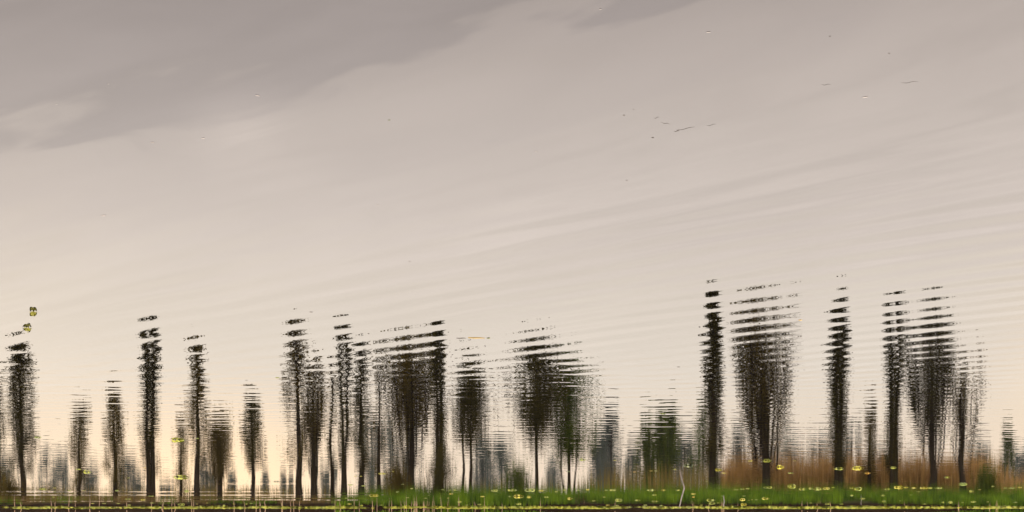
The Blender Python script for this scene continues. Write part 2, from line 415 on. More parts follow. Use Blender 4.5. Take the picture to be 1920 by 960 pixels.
GP = 'poplars and other trees mirrored along the far bank'
DK, OL, GR = M_leaf_dark, M_leaf_olive, M_leaf_green
T = [
 # name, label, px, top, width, dist, style, leaf, kw
 ('poplar_tree', 'sparse poplar cut off by the left edge of the picture', 0, 715, 34, 100, 'poplar', DK, dict(dens=.7)),
 ('poplar_tree', 'stout dense dark poplar below the two square floating leaf clumps', 41, 655, 56, 97, 'poplar', DK, dict(dens=1.45, t0=.16, lean=.004)),
 ('poplar_tree', 'short slender tree between the stout left poplar and a slightly taller one', 150, 765, 38, 98, 'poplar', OL, dict(dens=1.1)),
 ('poplar_tree', 'medium slender poplar, third trunk from the left edge, brownish crown', 214, 738, 42, 97, 'poplar', OL, dict(dens=1.2)),
 ('poplar_tree', 'tallest columnar poplar of the left third, split crown with a bright slit', 282, 618, 44, 97, 'poplar', DK, dict(dens=.95, stems=2)),
 ('young_tree', 'thin young tree rising behind the large yellow-green floating rosette', 340, 785, 27, 99, 'poplar', OL, dict(dens=.85)),
 ('poplar_tree', 'tall loose poplar with thick dark trunk right of the large yellow-green rosette', 369, 655, 48, 96.5, 'poplar', OL, dict(dens=1.0, t0=.2)),
 ('young_tree', 'short bushy young tree standing in the peach glow', 413, 783, 44, 97, 'fan', OL, dict(dens=.95)),
 ('young_tree', 'short dark tree with straight bare trunk, right side of the peach glow', 473, 753, 48, 96, 'poplar', DK, dict(dens=1.25, t0=.28)),
 ('poplar_tree', 'tall poplar with curved leaning trunk at the right end of the peach glow', 562, 622, 60, 96.5, 'poplar', OL, dict(dens=1.0, lean=.022, t0=.16)),
 ('poplar_tree', 'tall loose poplar with straight dark trunk beside the curved leaning one', 589, 665, 46, 97, 'fan', OL, dict(dens=.7)),
 ('young_tree', 'thin pole-like tree with hardly any crown between two tall poplar pairs', 622, 690, 16, 99, 'poplar', OL, dict(dens=.5)),
 ('poplar_tree', 'narrow double-topped poplar, the taller one left of the grey far woodland', 645, 628, 30, 97, 'poplar', DK, dict(dens=.75, stems=2)),
 ('poplar_tree', 'dense poplar with black trunk at the left edge of the grey far woodland', 678, 655, 38, 97, 'poplar', DK, dict(dens=1.0)),
 ('young_tree', 'thin dark trunk standing before the middle of the grey far woodland', 711, 690, 24, 98, 'poplar', OL, dict(dens=.5)),
 ('broad_tree', 'broad fan-crowned tree with heavy dark trunk, left of a narrow twin poplar', 772, 630, 112, 98, 'fan', OL, dict(dens=1.05, stems=2, t0=.22)),
 ('poplar_tree', 'narrow twin-stemmed poplar right against the broad fan-crowned tree', 824, 622, 30, 95.5, 'poplar', DK, dict(dens=.9, stems=2)),
 ('round_tree', 'round dark crown on two thin bare trunks in mid picture', 882, 685, 84, 97, 'round', DK, dict(dens=1.15, t0=.42)),
 ('round_tree', 'wide dark rounded crown on a thin curving bare trunk', 1006, 650, 118, 96, 'round', DK, dict(dens=1.5, t0=.40)),
 ('round_tree', 'greenish ragged crown joined to the right of the wide rounded one', 1066, 690, 124, 98, 'round', M_leaf_green, dict(dens=1.45, t0=.34, stems=3)),
 ('poplar_tree', 'very tall black columnar poplar, leafy to its foot, left of a broad tree', 1337, 568, 40, 97, 'poplar', DK, dict(dens=1.5, t0=.04)),
 ('broad_tree', 'largest broad fan-crowned tree, between two tall black columnar poplars', 1436, 582, 116, 98, 'fan', OL, dict(dens=1.08, stems=2, t0=.14)),
 ('poplar_tree', 'tall black columnar poplar with a bright slit up its middle', 1573, 578, 44, 97, 'poplar', DK, dict(dens=1.15, stems=2, t0=.05)),
 ('young_tree', 'short slim brown tree between two tall twin-stemmed columns', 1630, 765, 26, 99, 'poplar', OL, dict(dens=1.0, t0=.08)),
 ('poplar_tree', 'tall narrow twin-stemmed poplar touching a broad tree on its right', 1675, 598, 36, 97, 'poplar', DK, dict(dens=1.0, stems=2, t0=.05)),
 ('broad_tree', 'broad dense tree with straight black trunk, rightmost of the big trees', 1746, 603, 90, 97.5, 'fan', DK, dict(dens=1.08, stems=1.5, t0=.2)),
 ('young_tree', 'loose thin-leaved tree spreading to the right near the right edge', 1806, 665, 84, 97, 'fan', OL, dict(dens=.6, lean=.03)),
]
for k, (nm, lab, px, top, wd, Dm, st, lf, kw) in enumerate(T):
    tree(nm, lab, px, top, wd, Dm, st, lf, 100 + k, GP, **kw)
tree('young_tree', 'second thin bare-trunked tree under the round dark crown in mid picture', 868, 720, 40, 98.5, 'round', DK, 301, GP, dens=.6, t0=.5)

# shrubs on the bank
S = [
 ('shrub', 'dark green shrub at the foot of the narrow twin-stemmed poplar in mid picture', 822, 842, 50, 94.8, DK, .06),
 ('shrub', 'rounded green shrub left of the thin curving bare trunk', 970, 878, 42, 95.0, GR, .05),
 ('shrub', 'small green shrub rising from the grass near the right edge', 1850, 885, 32, 94.6, GR, .05),
 ('shrub', 'low olive shrub in the grass between the broad fan-crowned tree and the twin poplar', 745, 884, 44, 96.0, OL, .05),
 ('shrub', 'low olive-brown shrub at the far left, at the foot of the stout poplar', 16, 906, 50, 94.5, OL, .05),
]
for k, (nm, lab, px, top, wd, Dm, lf, t0) in enumerate(S):
    tree(nm, lab, px, top, wd, Dm, 'round', lf, 400 + k, 'shrubs on the far bank', cat='shrub', dens=.8, t0=t0, lsize=.15)

# far trees behind the bank; most have extra haze tinted into their leaf colour
FARL = [
 (8, 860, 40, 330, 'poplar'), (88, 835, 54, 380, 'round'), (118, 850, 44, 400, 'round'), (165, 860, 34, 360, 'round'), (240, 862, 44, 420, 'round'), (262, 885, 26, 420, 'round'),
 (312, 898, 18, 400, 'round'), (388, 868, 34, 400, 'round'), (436, 885, 20, 420, 'poplar'), (497, 882, 14, 420, 'poplar'), (531, 886, 12, 420, 'poplar'), (545, 888, 10, 420, 'poplar'),
 (612, 870, 40, 380, 'round'), (697, 770, 60, 340, 'round'), (733, 795, 64, 360, 'round'), (762, 800, 60, 350, 'round'),
 (905, 830, 44, 380, 'round'), (940, 815, 60, 340, 'round'), (1040, 860, 30, 420, 'round'), (1120, 820, 30, 380, 'round'), (1147, 775, 40, 340, 'poplar'), (1135, 800, 30, 350, 'poplar'), (1186, 840, 28, 380, 'round'),
 (1216, 785, 34, 170, 'round'), (1247, 772, 40, 165, 'round'), (1283, 815, 46, 360, 'round'), (1318, 775, 50, 300, 'round'), (1390, 800, 60, 320, 'round'), (1478, 815, 70, 340, 'round'), (1535, 810, 64, 350, 'round'), (1597, 780, 50, 320, 'round'),
 (1655, 845, 40, 380, 'round'), (1838, 830, 60, 350, 'round'), (1889, 805, 26, 300, 'poplar'), (1915, 850, 40, 380, 'round'), (1712, 850, 50, 380, 'round'), (1778, 850, 50, 380, 'round'),
]
def near_name(px):
    best = min(T, key=lambda t: abs(t[2] - px))
    return best
FL = ['hazy grey far tree at the extreme left edge', 'hazy blue-grey far tree right of the stout left poplar', 'low hazy far tree in the gap left of the short slender tree', 'small hazy far tree just right of the short slender tree',
 'grey far tree between the medium slender poplar and the tall split one', 'little far tree touching the foot of the tall split poplar on its left', 'tiny far bush in the pale gap left of the large floating rosette', 'hazy far tree just right of the thick-trunked loose poplar',
 'tiny far tree in the glow right of the short bushy tree', 'tiny far tree in the glow just right of the straight bare trunk', 'leftmost of two tiny far trees by the curved leaning trunk', 'rightmost of two tiny far trees by the curved leaning trunk',
 'low grey far tree behind the thin pole-like tree', 'tallest hazy grey tree of the far woodland, at its left end', 'middle hazy grey tree of the far woodland behind the thin dark trunk', 'right hazy grey tree of the far woodland by the heavy trunk',
 'grey far tree just right of the two thin bare trunks', 'wide grey far tree left of the thin curving trunk', 'faint low far tree right of the thin curving trunk', 'far tree at the right foot of the greenish ragged crown',
 'slim blue-grey far tree standing alone right of the ragged crown', 'shorter blue-grey far tree leaning on the slim one', 'small faint far tree midway between the two lone far tree pairs', 'dark far tree, left one of the pair above the white stick',
 'dark far tree, right one of the pair above the white stick', 'low far tree directly right of the dark pair', 'bushy far tree behind the left side of the very tall black poplar', 'grey far tree between the very tall black poplar and the broad one',
 'grey far tree right of the largest broad tree', 'grey far tree left of the poplar with the bright slit', 'green-grey far tree right of the poplar with the bright slit', 'low far tree behind the short slim brown tree',
 'wide far tree behind the loose spreading tree', 'lone green far tree near the right edge', 'low far tree cut by the right edge', 'low far tree left of the broad dense right-hand tree', 'low far tree right of the broad dense right-hand trunk']
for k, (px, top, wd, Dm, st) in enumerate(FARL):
    tree('far_tree', FL[k], px, top, wd * 1.25, Dm * 1.4, ('fan' if st == 'round' and k % 3 == 0 else 'poplar' if st == 'round' and k % 3 == 1 and wd < 50 else st), M_leaf_green if k in (23, 24, 26, 33) else M_leaf_hazed, 600 + k, 'hazy trees far behind the bank',
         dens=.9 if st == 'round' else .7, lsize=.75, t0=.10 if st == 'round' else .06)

# ------------------------------------------------------------------ grass, reeds (uncountable)
def blades(name, mat, label, cat, X, Y, h, wdt, seed, bend=.35):
    rng = np.random.default_rng(seed); N = len(X)
    z0 = ground_z(X, Y) - .03
    a = rng.uniform(0, 2 * np.pi, N); la = rng.uniform(0, 2 * np.pi, N); lb = rng.uniform(.02, bend, N) * h
    du = np.stack([np.cos(a), np.sin(a), 0 * a], -1) * (wdt / 2)[:, None]
    B = np.stack([X, Y, z0], -1)
    lv = np.stack([np.cos(la), np.sin(la), 0 * la], -1)
    Mi = B + lv * (lb * .35)[:, None]; Mi[:, 2] += h * .6
    Tp = B + lv * lb[:, None]; Tp[:, 2] += h
    V = np.stack([B - du, B + du, Mi + du * .8, Mi - du * .8, Tp], 1).reshape(-1, 3)
    o = np.arange(N)[:, None] * 5
    tri = np.concatenate([o + [0, 1, 2], o + [0, 2, 3], o + [3, 2, 4]])
    return tag(link(name, mesh_np(name, V, tri), mat), label, cat, kind='stuff')
rng = np.random.default_rng(7)
def field(N, x0, x1, y0, y1): return rng.uniform(x0, x1, N), rng.uniform(y0, y1, N)
def clumpy(X, Y, seed, sc):      # cheap value field for clumps
    r = np.random.default_rng(seed); v = 0
    for i in range(5):
        k = r.normal(size=2) / sc; v = v + np.sin(X * k[0] * 3 + Y * k[1] * 3 + r.uniform(0, 6.28))
    return v / 5
# green grass on the right and middle bank
X, Y = field(90000, -46, 46, 91.25, 97.5)
p = px_of(X, Y); keep = clumpy(X, Y, 1, 2.2) + .62 * right_bank(X) + .25 * (Y > 94) > .15
keep &= (Y > 92.3) | (right_bank(X) > .3)
keep &= ~((p > 165) & (p < 300) & (rng.random(len(X)) < .8))
X, Y, p = X[keep], Y[keep], p[keep]
hh = (.32 + .30 * right_bank(X)) * rng.uniform(.55, 1.15, len(X)) * (1 + .55 * clumpy(X, Y, 2, 2.2))
blades('bank_grass', M_grass, 'lush green grass covering the far bank down to the waterline', 'grass', X, Y, hh, rng.uniform(.02, .05, len(X)), 11)
# dry brown grass low on the left bank and in patches
X, Y = field(24000, -44, 46, 92.4, 96)
keep = (clumpy(X, Y, 5, 2.0) + .7 * (1 - right_bank(X)) > .25)
X, Y = X[keep], Y[keep]
blades('dry_grass', M_grass_dry, 'dry brown grass tufts on the low soil bank', 'dry grass', X, Y, rng.uniform(.2, .55, len(X)), rng.uniform(.015, .035, len(X)), 12)
# rust-brown reed bed behind the right-hand trees
X, Y = field(52000, -40, 40, 99.5, 106)
p = px_of(X, Y)
wt = np.interp(p, [-200, 0, 90, 140, 330, 380, 440, 560, 1080, 1140, 1345, 1370, 1620, 1860, 1890, 2200], [.2, .22, .2, .07, .07, .2, .14, .04, .05, .10, .12, .55, .6, .5, .16, .16])
keep = rng.random(len(X)) < wt * (1 + .8 * clumpy(X, Y, 8, 2.5))
X, Y, p = X[keep], Y[keep], p[keep]
top = np.interp(p, [0, 1080, 1140, 1340, 1370, 1860, 1900, 2100], [1.3, 1.6, 2.5, 2.5, 3.2, 3.2, 2.0, 2.0])
hr = top * rng.uniform(.6, 1.1, len(X)); wr = rng.uniform(.03, .09, len(X)); rt = p > 1350
blades('reed_bed', M_reed, 'rust-brown reed bed behind the trees on the right', 'reeds', X[rt], Y[rt], hr[rt], wr[rt], 13, .2)
M_sedge = noisy('sedge_stems', (.12, .085, .02), (.24, .18, .05), .6, .9, .1, transl=.15)
blades('sedge_stand', M_sedge, 'thin olive-brown sedges behind the bank left of the very tall black poplar', 'sedge', X[~rt], Y[~rt], hr[~rt], wr[~rt] * .8, 14, .2)

LM = [(41, 'stout left poplar'), (150, 'short slender left tree'), (214, 'medium slender poplar'), (282, 'tall split poplar'), (369, 'thick-trunked loose poplar'), (473, 'bare trunk in the glow'),
      (562, 'curved leaning trunk'), (645, 'narrow double-topped poplar'), (678, 'black woodland-edge trunk'), (772, 'heavy fan-crowned trunk'), (824, 'narrow twin poplar'), (876, 'two thin bare trunks'),
      (1002, 'thin curving trunk'), (1070, 'ragged greenish tree'), (1145, 'slim blue-grey far tree'), (1240, 'dark far tree pair'), (1283, 'pale leaning stick'), (1337, 'very tall black poplar'),
      (1438, 'largest broad trunk'), (1573, 'poplar with bright slit'), (1675, 'right-hand twin poplar'), (1746, 'broad right-hand trunk'), (1806, 'loose spreading tree')]
ORD = ['nearest', 'second', 'third', 'fourth', 'fifth', 'sixth', 'seventh', 'eighth', 'ninth', 'tenth', 'eleventh', 'twelfth', 'thirteenth']
def place_words(pxs):
    """for each column: 'second right of the pale leaning stick' and the like"""
    near_ = [min(LM, key=lambda l: abs(l[0] - p)) for p in pxs]
    out = []
    for i, p in enumerate(pxs):
        sd = p >= near_[i][0]
        rank = sum(1 for j, q in enumerate(pxs) if near_[j] is near_[i] and (q >= near_[j][0]) == sd and (abs(q - near_[j][0]), j) < (abs(p - near_[i][0]), i))
        out.append('%s %s of the %s' % (ORD[min(rank, 12)], 'right' if sd else 'left', near_[i][1]))
    return out

# ------------------------------------------------------------------ pale stalks standing at the waterline
def stalk_mesh(seed):
    r = np.random.default_rng(seed)
    pts = np.array([[0, 0, -.25], [0, 0, .15], [r.normal() * .03, 0, .45], [r.normal() * .07, r.normal() * .05, .8]])
    Vv, Ff = tubes([(pts, np.array([.017, .017, .014, .007]))], 5)
    return mesh_np('stalk', Vv, Ff, True)
SM = [stalk_mesh(s) for s in range(6)]
random.seed(4)
spots = [(random.uniform(0, 600), random.uniform(.55, 1.05)) for _ in range(26)] + [(random.gauss(770, 70), random.uniform(.5, .95)) for _ in range(34)] + \
        [(random.uniform(1290, 1560), random.uniform(.35, .7)) for _ in range(12)] + [(random.uniform(880, 1900), random.uniform(.3, .6)) for _ in range(14)]
for (px, s), wh in zip(spots, place_words([q[0] for q in spots])):
    Yd = SHORE + random.uniform(-.5, .35)
    o = link('reed_stalk', SM[random.randrange(6)], M_stalk)
    o.location = (X_at(px, Yd), Yd, 0); o.scale = (random.uniform(.8, 1.6), 1, s); o.rotation_euler = (0, random.uniform(-.07, .07), random.uniform(0, 6))
    tag(o, 'pale dry waterline stalk, ' + wh, 'stalk', 'dry stalks along the far waterline')

# ------------------------------------------------------------------ the bent-looking stick and a short stake
def stick(name, label, px, py, toppx, toppy, r0, r1, mat, cat):
    X, Yd = water_pt(px, py)
    hz = (py - toppy) / F * Yd; dxw = -(toppx - px) / F * Yd
    hz = abs(hz)
    pts = np.array([[-.35 * dxw, 0, -.35 * hz], [0, 0, 0], [dxw * .5 + .012, .02, hz * .5], [dxw, .03, hz]])
    Vv, Ff = tubes([(pts, np.array([r0, r0, (r0 + r1) / 2, r1]))], 7)
    n0 = len(Vv); Vv = np.vstack([Vv, pts[-1:]])
    o = link(name, mesh_np(name, Vv, Ff, True), mat); o.location = (X, Yd, 0)
    return tag(o, label, cat)
stick('stick', 'pale bare stick leaning out of the water before the grassy bank', 1283, 915, 1274, 951, .028, .020, M_stick, 'stick')
stick('stake', 'short grey stake near the waterline right of the pale leaning stick', 1358, 940, 1357, 950, .03, .025, M_stick, 'stake')
stick('dry_stem', 'thin pale stem poking from the water below the poplar with the bright slit', 1615, 938, 1615, 947, .012, .009, M_stick, 'stem')

# ------------------------------------------------------------------ floating rosettes and pads
def leaf_arrays(L, Wd, tilt, az, seed):
    """one oval leaf blade, root at the origin, cupped, rising at tilt"""
    r = np.random.default_rng(seed)
    s = np.array([0, .2, .5, .8, 1.0]); wv = np.array([.08, .75, 1.0, .7, .05]) * Wd / 2
    zc = np.array([.80, 1.0, .82, .40, .03]) * .48 * L * math.sin(tilt); xc = s * L      # arched: high in the middle, tip on the water
    rows = []
    for i in range(5):
        x = xc[i]
        rows += [(x, -wv[i], zc[i] + .18 * wv[i]), (x, 0, zc[i]), (x, wv[i], zc[i] + .18 * wv[i])]
    Vv = np.array(rows); c, sn = math.cos(az), math.sin(az)
    Vv = np.stack([Vv[:, 0] * c - Vv[:, 1] * sn, Vv[:, 0] * sn + Vv[:, 1] * c, Vv[:, 2] + .004], -1)
    Ff = [(3 * i + j, 3 * i + j + 3, 3 * i + j + 4, 3 * i + j + 1) for i in range(4) for j in range(2)]
    return Vv, np.array(Ff)
def rosette_parts(seed, nl, tilt=.35, bw=.30):
    r = random.Random(seed); out = []
    for i in range(nl):
        az = 6.283 * i / nl + r.uniform(-.25, .25)
        out.append(leaf_arrays(.5 * r.uniform(.75, 1.05), bw * r.uniform(.8, 1.15), min(1.1, tilt * r.uniform(.3, 1.4)), az, seed + i))
    return out
def rosette_mesh(seed, nl, tilt):
    Vs, Fs, off = [], [], 0
    for Vv, Ff in rosette_parts(seed, nl, tilt):
        Vs.append(Vv); Fs.append(Ff + off); off += len(Vv)
    return np.concatenate(Vs), np.concatenate(Fs)
M_olive = noisy('pad_olive', (.13, .12, .010), (.26, .24, .018), 30.0, .6, .3)
MATS = {'l': M_olive, 'g': M_pad, 'y': M_pad_y, 'd': M_pad_d, 'o': M_pad_o}
ROS = {}
for key, mt in MATS.items():
    ROS[key] = []
    for s in range(5):
        Vv, Ff = rosette_mesh(20 + s, 6 + s % 3, (.40, .52, .62, .48, .34)[s])
        me = mesh_np('floating_rosette', Vv, Ff, True); me.materials.append(mt); ROS[key].append(me)
random.seed(9)
def small_rosette(px, py, wpx, key, label, group='floating rosettes near the far bank', zs=1.0):
    X, Yd = water_pt(px, py); s = 1.12 * wpx / F * Yd * random.uniform(.75, 1.2)
    o = link('floating_rosette', random.choice(ROS[key]), None)
    o.location = (X, Yd, 0); o.scale = (s, s, s * zs * .85); o.rotation_euler = (0, 0, random.uniform(0, 6.28))
    return tag(o, label, 'floating plant', group)
def big_rosette(px, py, wpx, key, label, nl=9, tilt=.4, seed=1, sy=1.0):
    X, Yd = water_pt(px, py); s = wpx / F * Yd
    root = empty('floating_rosette', (X, Yd, 0), random.uniform(0, 6.28)); root.scale = (s, s * sy, s * (2.6 if py < 640 else 1.15))
    for Vv, Ff in rosette_parts(seed, nl, tilt, .42 if py < 640 else .30):
        link('leaf', mesh_np('leaf', Vv, Ff, True), MATS[key], root)
    inner = rosette_parts(seed + 50, max(3, nl // 2), tilt * 1.3)
    for Vv, Ff in inner:
        link('leaf', mesh_np('leaf', Vv * .6, Ff, True), MATS[key], root)
    return tag(root, label, 'floating plant')
BIG = [
 (62, 584, 17, 'l', 'olive floating leaf clump on open water, the upper of two at upper left', 9, .7),
 (51, 614, 17, 'l', 'olive floating leaf clump with brown middle, the lower of two at upper left', 10, .75),
 (333, 825, 32, 'g', 'large yellow-green floating rosette before the thin young tree', 10, .42),
 (338, 895, 33, 'g', 'large flat yellow-green floating rosette lower down on the same thin trunk', 10, .32),
 (71, 820, 15, 'g', 'small green rosette on the right side of the stout left poplar', 7, .3),
 (163, 885, 19, 'g', 'double green rosette at the right of the short slender tree', 8, .5),
 (1092, 862, 15, 'g', 'ring-shaped green rosette below the greenish ragged crown', 8, .5),
 (1243, 775, 16, 'd', 'dark green floating tuft at the top of the dark far tree pair', 7, .4),
 (1291, 873, 24, 'd', 'dark green floating rosette just above the pale leaning stick', 9, .45),
 (1348, 881, 17, 'y', 'yellow rosette at the right foot of the very tall black poplar', 8, .5),
 (1438, 864, 20, 'g', 'green ring rosette across the trunk of the largest broad tree', 8, .35),
 (1463, 876, 17, 'y', 'bright yellow rosette right of the trunk of the largest broad tree', 9, .7),
 (1572, 879, 21, 'g', 'yellow-green rosette on the black foot of the poplar with the bright slit', 8, .35),
 (1608, 878, 26, 'y', 'biggest bright yellow rosette, right of the poplar with the bright slit', 10, .5),
 (1627, 887, 13, 'o', 'small orange-yellow rosette just right of the biggest yellow one', 7, .5),
 (1675, 877, 14, 'g', 'green rosette on the foot of the narrow twin-stemmed right-hand poplar', 8, .4),
 (1776, 895, 13, 'g', 'lone green ring rosette right of the broad dense right-hand trunk', 8, .4),
 (1684, 914, 20, 'y', 'bright yellow rosette in the row at the foot of the twin-stemmed right-hand poplar', 9, .6),
 (1484, 912, 20, 'g', 'tall green rosette in the long row below the largest broad tree', 9, .75),
 (1806, 908, 22, 'g', 'flat green rosette below the loose spreading tree', 9, .35),
 (971, 931, 22, 'y', 'yellow rosette at the left of the thin curving trunk foot', 9, .5),
 (701, 929, 21, 'y', 'flat yellow rosette in the grass reflection below the grey far woodland', 9, .35),
 (716, 888, 17, 'y', 'narrow yellow rosette across the thin dark trunk before the far woodland', 8, .2),
 (1068, 935, 13, 'y', 'round yellow rosette in the grass reflection below the greenish ragged crown', 8, .6),
 (80, 917, 16, 'g', 'green ring rosette right of the foot of the stout left poplar', 8, .4),
]
for k, (px, py, wd, key, lab, nl, tl) in enumerate(BIG):
    big_rosette(px, py, wd, key, lab, nl, tl * .95, 70 + k)
LONE = [
 (370, 822, 9, 'g', 'small pale green rosette on the thick trunk right of the large rosette'), (433, 800, 11, 'd', 'small dark tuft right of the short bushy young tree top'),
 (520, 708, 8, 'g', 'single tiny green leaf left of the leaning poplar crown'), (147, 880, 11, 'g', 'small green rosette left of the double green one'), (157, 920, 11, 'y', 'yellow rosette at the foot of the short slender tree'),
 (102, 915, 8, 'y', 'upper of two tiny yellow rosettes right of the stout poplar foot'), (103, 922, 8, 'g', 'lower of two tiny green rosettes right of the stout poplar foot'), (241, 896, 8, 'g', 'tiny green rosette right of the medium slender poplar'),
 (518, 903, 10, 'd', 'small dark rosette in the glow left of the curved leaning trunk'), (283, 930, 14, 'g', 'green rosette at the foot of the tall split poplar'), (271, 877, 6, 'o', 'tiny orange speck leaf left of the tall split trunk'),
 (667, 893, 6, 'y', 'left of two tiny yellow leaves across the black trunk left of the far woodland'), (677, 893, 7, 'y', 'right of two tiny yellow leaves across the black trunk left of the far woodland'), (657, 909, 15, 'g', 'flat pale rosette left of the black trunk by the far woodland'),
 (737, 884, 6, 'y', 'tiny yellow leaf on the grey far woodland reflection'), (682, 911, 9, 'g', 'small green rosette at the foot of the black trunk by the far woodland'), (755, 908, 6, 'g', 'tiny green leaf left of the heavy trunk of the broad tree'),
 (853, 877, 9, 'd', 'dark little tuft left of the two thin bare trunks'), (1153, 863, 8, 'y', 'tiny yellow leaf on the slim blue-grey far tree'), (1065, 884, 9, 'd', 'dark little tuft on the thin trunk of the greenish ragged tree'),
 (1190, 885, 6, 'o', 'tiny orange leaf between the lone far tree pairs'), (1221, 883, 8, 'y', 'left tiny yellow leaf under the dark far tree pair'), (1230, 883, 8, 'g', 'right tiny leaf under the dark far tree pair'),
 (1265, 880, 8, 'g', 'tiny green leaf at the tip of the pale stick reflection'), (1357, 887, 10, 'y', 'lower yellow leaf at the right foot of the very tall black poplar'), (1325, 902, 7, 'g', 'tiny green leaf at the left foot of the very tall black poplar'),
 (1407, 864, 9, 'y', 'small yellow leaf on the rust reeds left of the largest broad trunk'), (1490, 864, 8, 'y', 'small yellow leaf right of the largest broad trunk'), (1482, 887, 12, 'g', 'green rosette on the rust reeds right of the largest broad trunk'),
 (1500, 600, 8, 'o', 'tiny brown leaf floating alone right of the largest broad crown'), (730, 225, 7, 'd', 'tiny olive leaf floating alone on the upper open water'),
]
for px, py, wd, key, lab in LONE: small_rosette(px, py, wd, key, lab, zs=.8)
CN = {'g': 'yellow-green', 'y': 'yellow', 'o': 'orange', 'd': 'dark green'}
ITEMS = [(1440, 914, 15, 'g'), (1505, 917, 13, 'g'), (1520, 916, 10, 'g'), (1534, 917, 17, 'g'), (1549, 916, 18, 'y'), (1562, 914, 9, 'g'), (1597, 915, 7, 'g'), (1608, 917, 15, 'g'), (1664, 917, 12, 'g'),
    (1699, 914, 12, 'y'), (1713, 915, 13, 'y'), (1731, 915, 17, 'y'), (1744, 915, 8, 'g'), (1760, 915, 14, 'g'), (1822, 921, 9, 'g'), (1837, 918, 7, 'y'), (1885, 915, 8, 'g'), (1897, 915, 12, 'g'), (1912, 914, 9, 'y'), (1862, 912, 6, 'g'),
    (993, 919, 20, 'g'), (959, 919, 20, 'g'), (928, 920, 15, 'g'), (1014, 920, 10, 'y'), (1043, 922, 8, 'g'), (1058, 919, 9, 'g'), (1102, 918, 10, 'y'), (1137, 919, 10, 'g'), (1149, 919, 16, 'g'), (1084, 919, 6, 'g'),
    (772, 916, 9, 'g'), (782, 916, 6, 'g'), (830, 918, 9, 'g'), (843, 919, 8, 'g'), (853, 919, 8, 'g'), (846, 926, 11, 'y'), (744, 923, 6, 'g'), (1220, 919, 14, 'g'), (1244, 919, 11, 'y'), (1271, 919, 10, 'g'), (1392, 917, 12, 'g'), (1402, 916, 12, 'g'), (1380, 918, 9, 'g'), (1354, 930, 6, 'g'), (905, 931, 10, 'y')]
for (px, py, wd, key), wh in zip(ITEMS, place_words([q[0] for q in ITEMS])):
    small_rosette(px, py, wd, key, CN[key] + ' rosette in the stick-level row, ' + wh, 'rosettes in the row level with the stick')
ITEMS = [(992, 932, 14, 'y'), (1024, 932, 13, 'g'), (956, 931, 6, 'g'), (972, 945, 14, 'g'), (1300, 926, 10, 'y'), (1300, 932, 5, 'o'), (1333, 938, 16, 'g'), (1335, 944, 14, 'g'), (1395, 930, 7, 'g'), (1392, 937, 14, 'y'), (1404, 938, 4, 'y'), (1410, 937, 5, 'y'),
    (1418, 937, 6, 'g'), (1436, 935, 20, 'y'), (1395, 946, 16, 'y'), (1346, 943, 6, 'g'), (1315, 947, 8, 'g'), (1210, 947, 8, 'g'), (1228, 940, 12, 'g'), (1227, 928, 9, 'g'), (1240, 948, 8, 'g'), (1655, 929, 7, 'g'), (1617, 935, 10, 'g'), (1597, 929, 7, 'g'), (1578, 945, 10, 'g'), (1552, 945, 10, 'g'), (1520, 943, 6, 'g'),
    (1708, 928, 5, 'g'), (1722, 922, 8, 'g'), (1768, 942, 8, 'g'), (1782, 942, 12, 'g'), (1825, 941, 12, 'g'), (1805, 942, 6, 'g'), (1852, 941, 5, 'g'), (1904, 942, 8, 'g'), (1657, 940, 8, 'g'), (1660, 947, 6, 'g'), (1688, 939, 5, 'g'), (1733, 945, 7, 'g'), (1160, 938, 18, 'g'), (1195, 938, 14, 'g'), (1113, 939, 8, 'g'), (1133, 932, 7, 'g'), (1140, 947, 8, 'y'), (1156, 948, 10, 'g')]
for (px, py, wd, key), wh in zip(ITEMS, place_words([q[0] for q in ITEMS])):
    small_rosette(px, py, wd, key, CN[key] + ' rosette close to the grassy bank, ' + wh, 'rosettes just off the grassy bank')
ITEMS = [(655, 945, 9, 'y'), (715, 947, 8, 'g'), (745, 922, 6, 'g'), (798, 934, 5, 'g'), (804, 929, 4, 'g'), (862, 941, 8, 'g'), (875, 947, 9, 'g'), (764, 933, 8, 'g'), (650, 934, 6, 'g'), (678, 948, 8, 'g'), (840, 934, 5, 'g'), (825, 934, 4, 'g'), (899, 946, 8, 'g')]
for (px, py, wd, key), wh in zip(ITEMS, place_words([q[0] for q in ITEMS])):
    small_rosette(px, py, wd, key, CN[key] + ' little waterline rosette, ' + wh, 'small rosettes in mid picture')
ITEMS = [(174, 944, 6, 'y'), (195, 944, 7, 'g'), (222, 944, 8, 'g'), (240, 936, 14, 'g'), (268, 937, 12, 'y'), (242, 947, 7, 'g'), (285, 943, 6, 'g'), (205, 921, 5, 'g'), (219, 920, 7, 'g'), (340, 946, 16, 'g'), (369, 945, 6, 'y'), (388, 943, 4, 'g'), (439, 945, 6, 'y'), (462, 945, 5, 'g'), (471, 944, 5, 'g'), (528, 945, 5, 'g'), (420, 948, 8, 'g'), (350, 921, 12, 'g'), (450, 921, 8, 'd'), (498, 921, 6, 'd'), (536, 922, 9, 'd'), (100, 932, 6, 'g'), (130, 920, 6, 'g'), (133, 941, 4, 'g')]
for (px, py, wd, key), wh in zip(ITEMS, place_words([q[0] for q in ITEMS])):
    small_rosette(px, py, wd, key, CN[key] + ' little brown-bank rosette, ' + wh, 'small rosettes on the left')

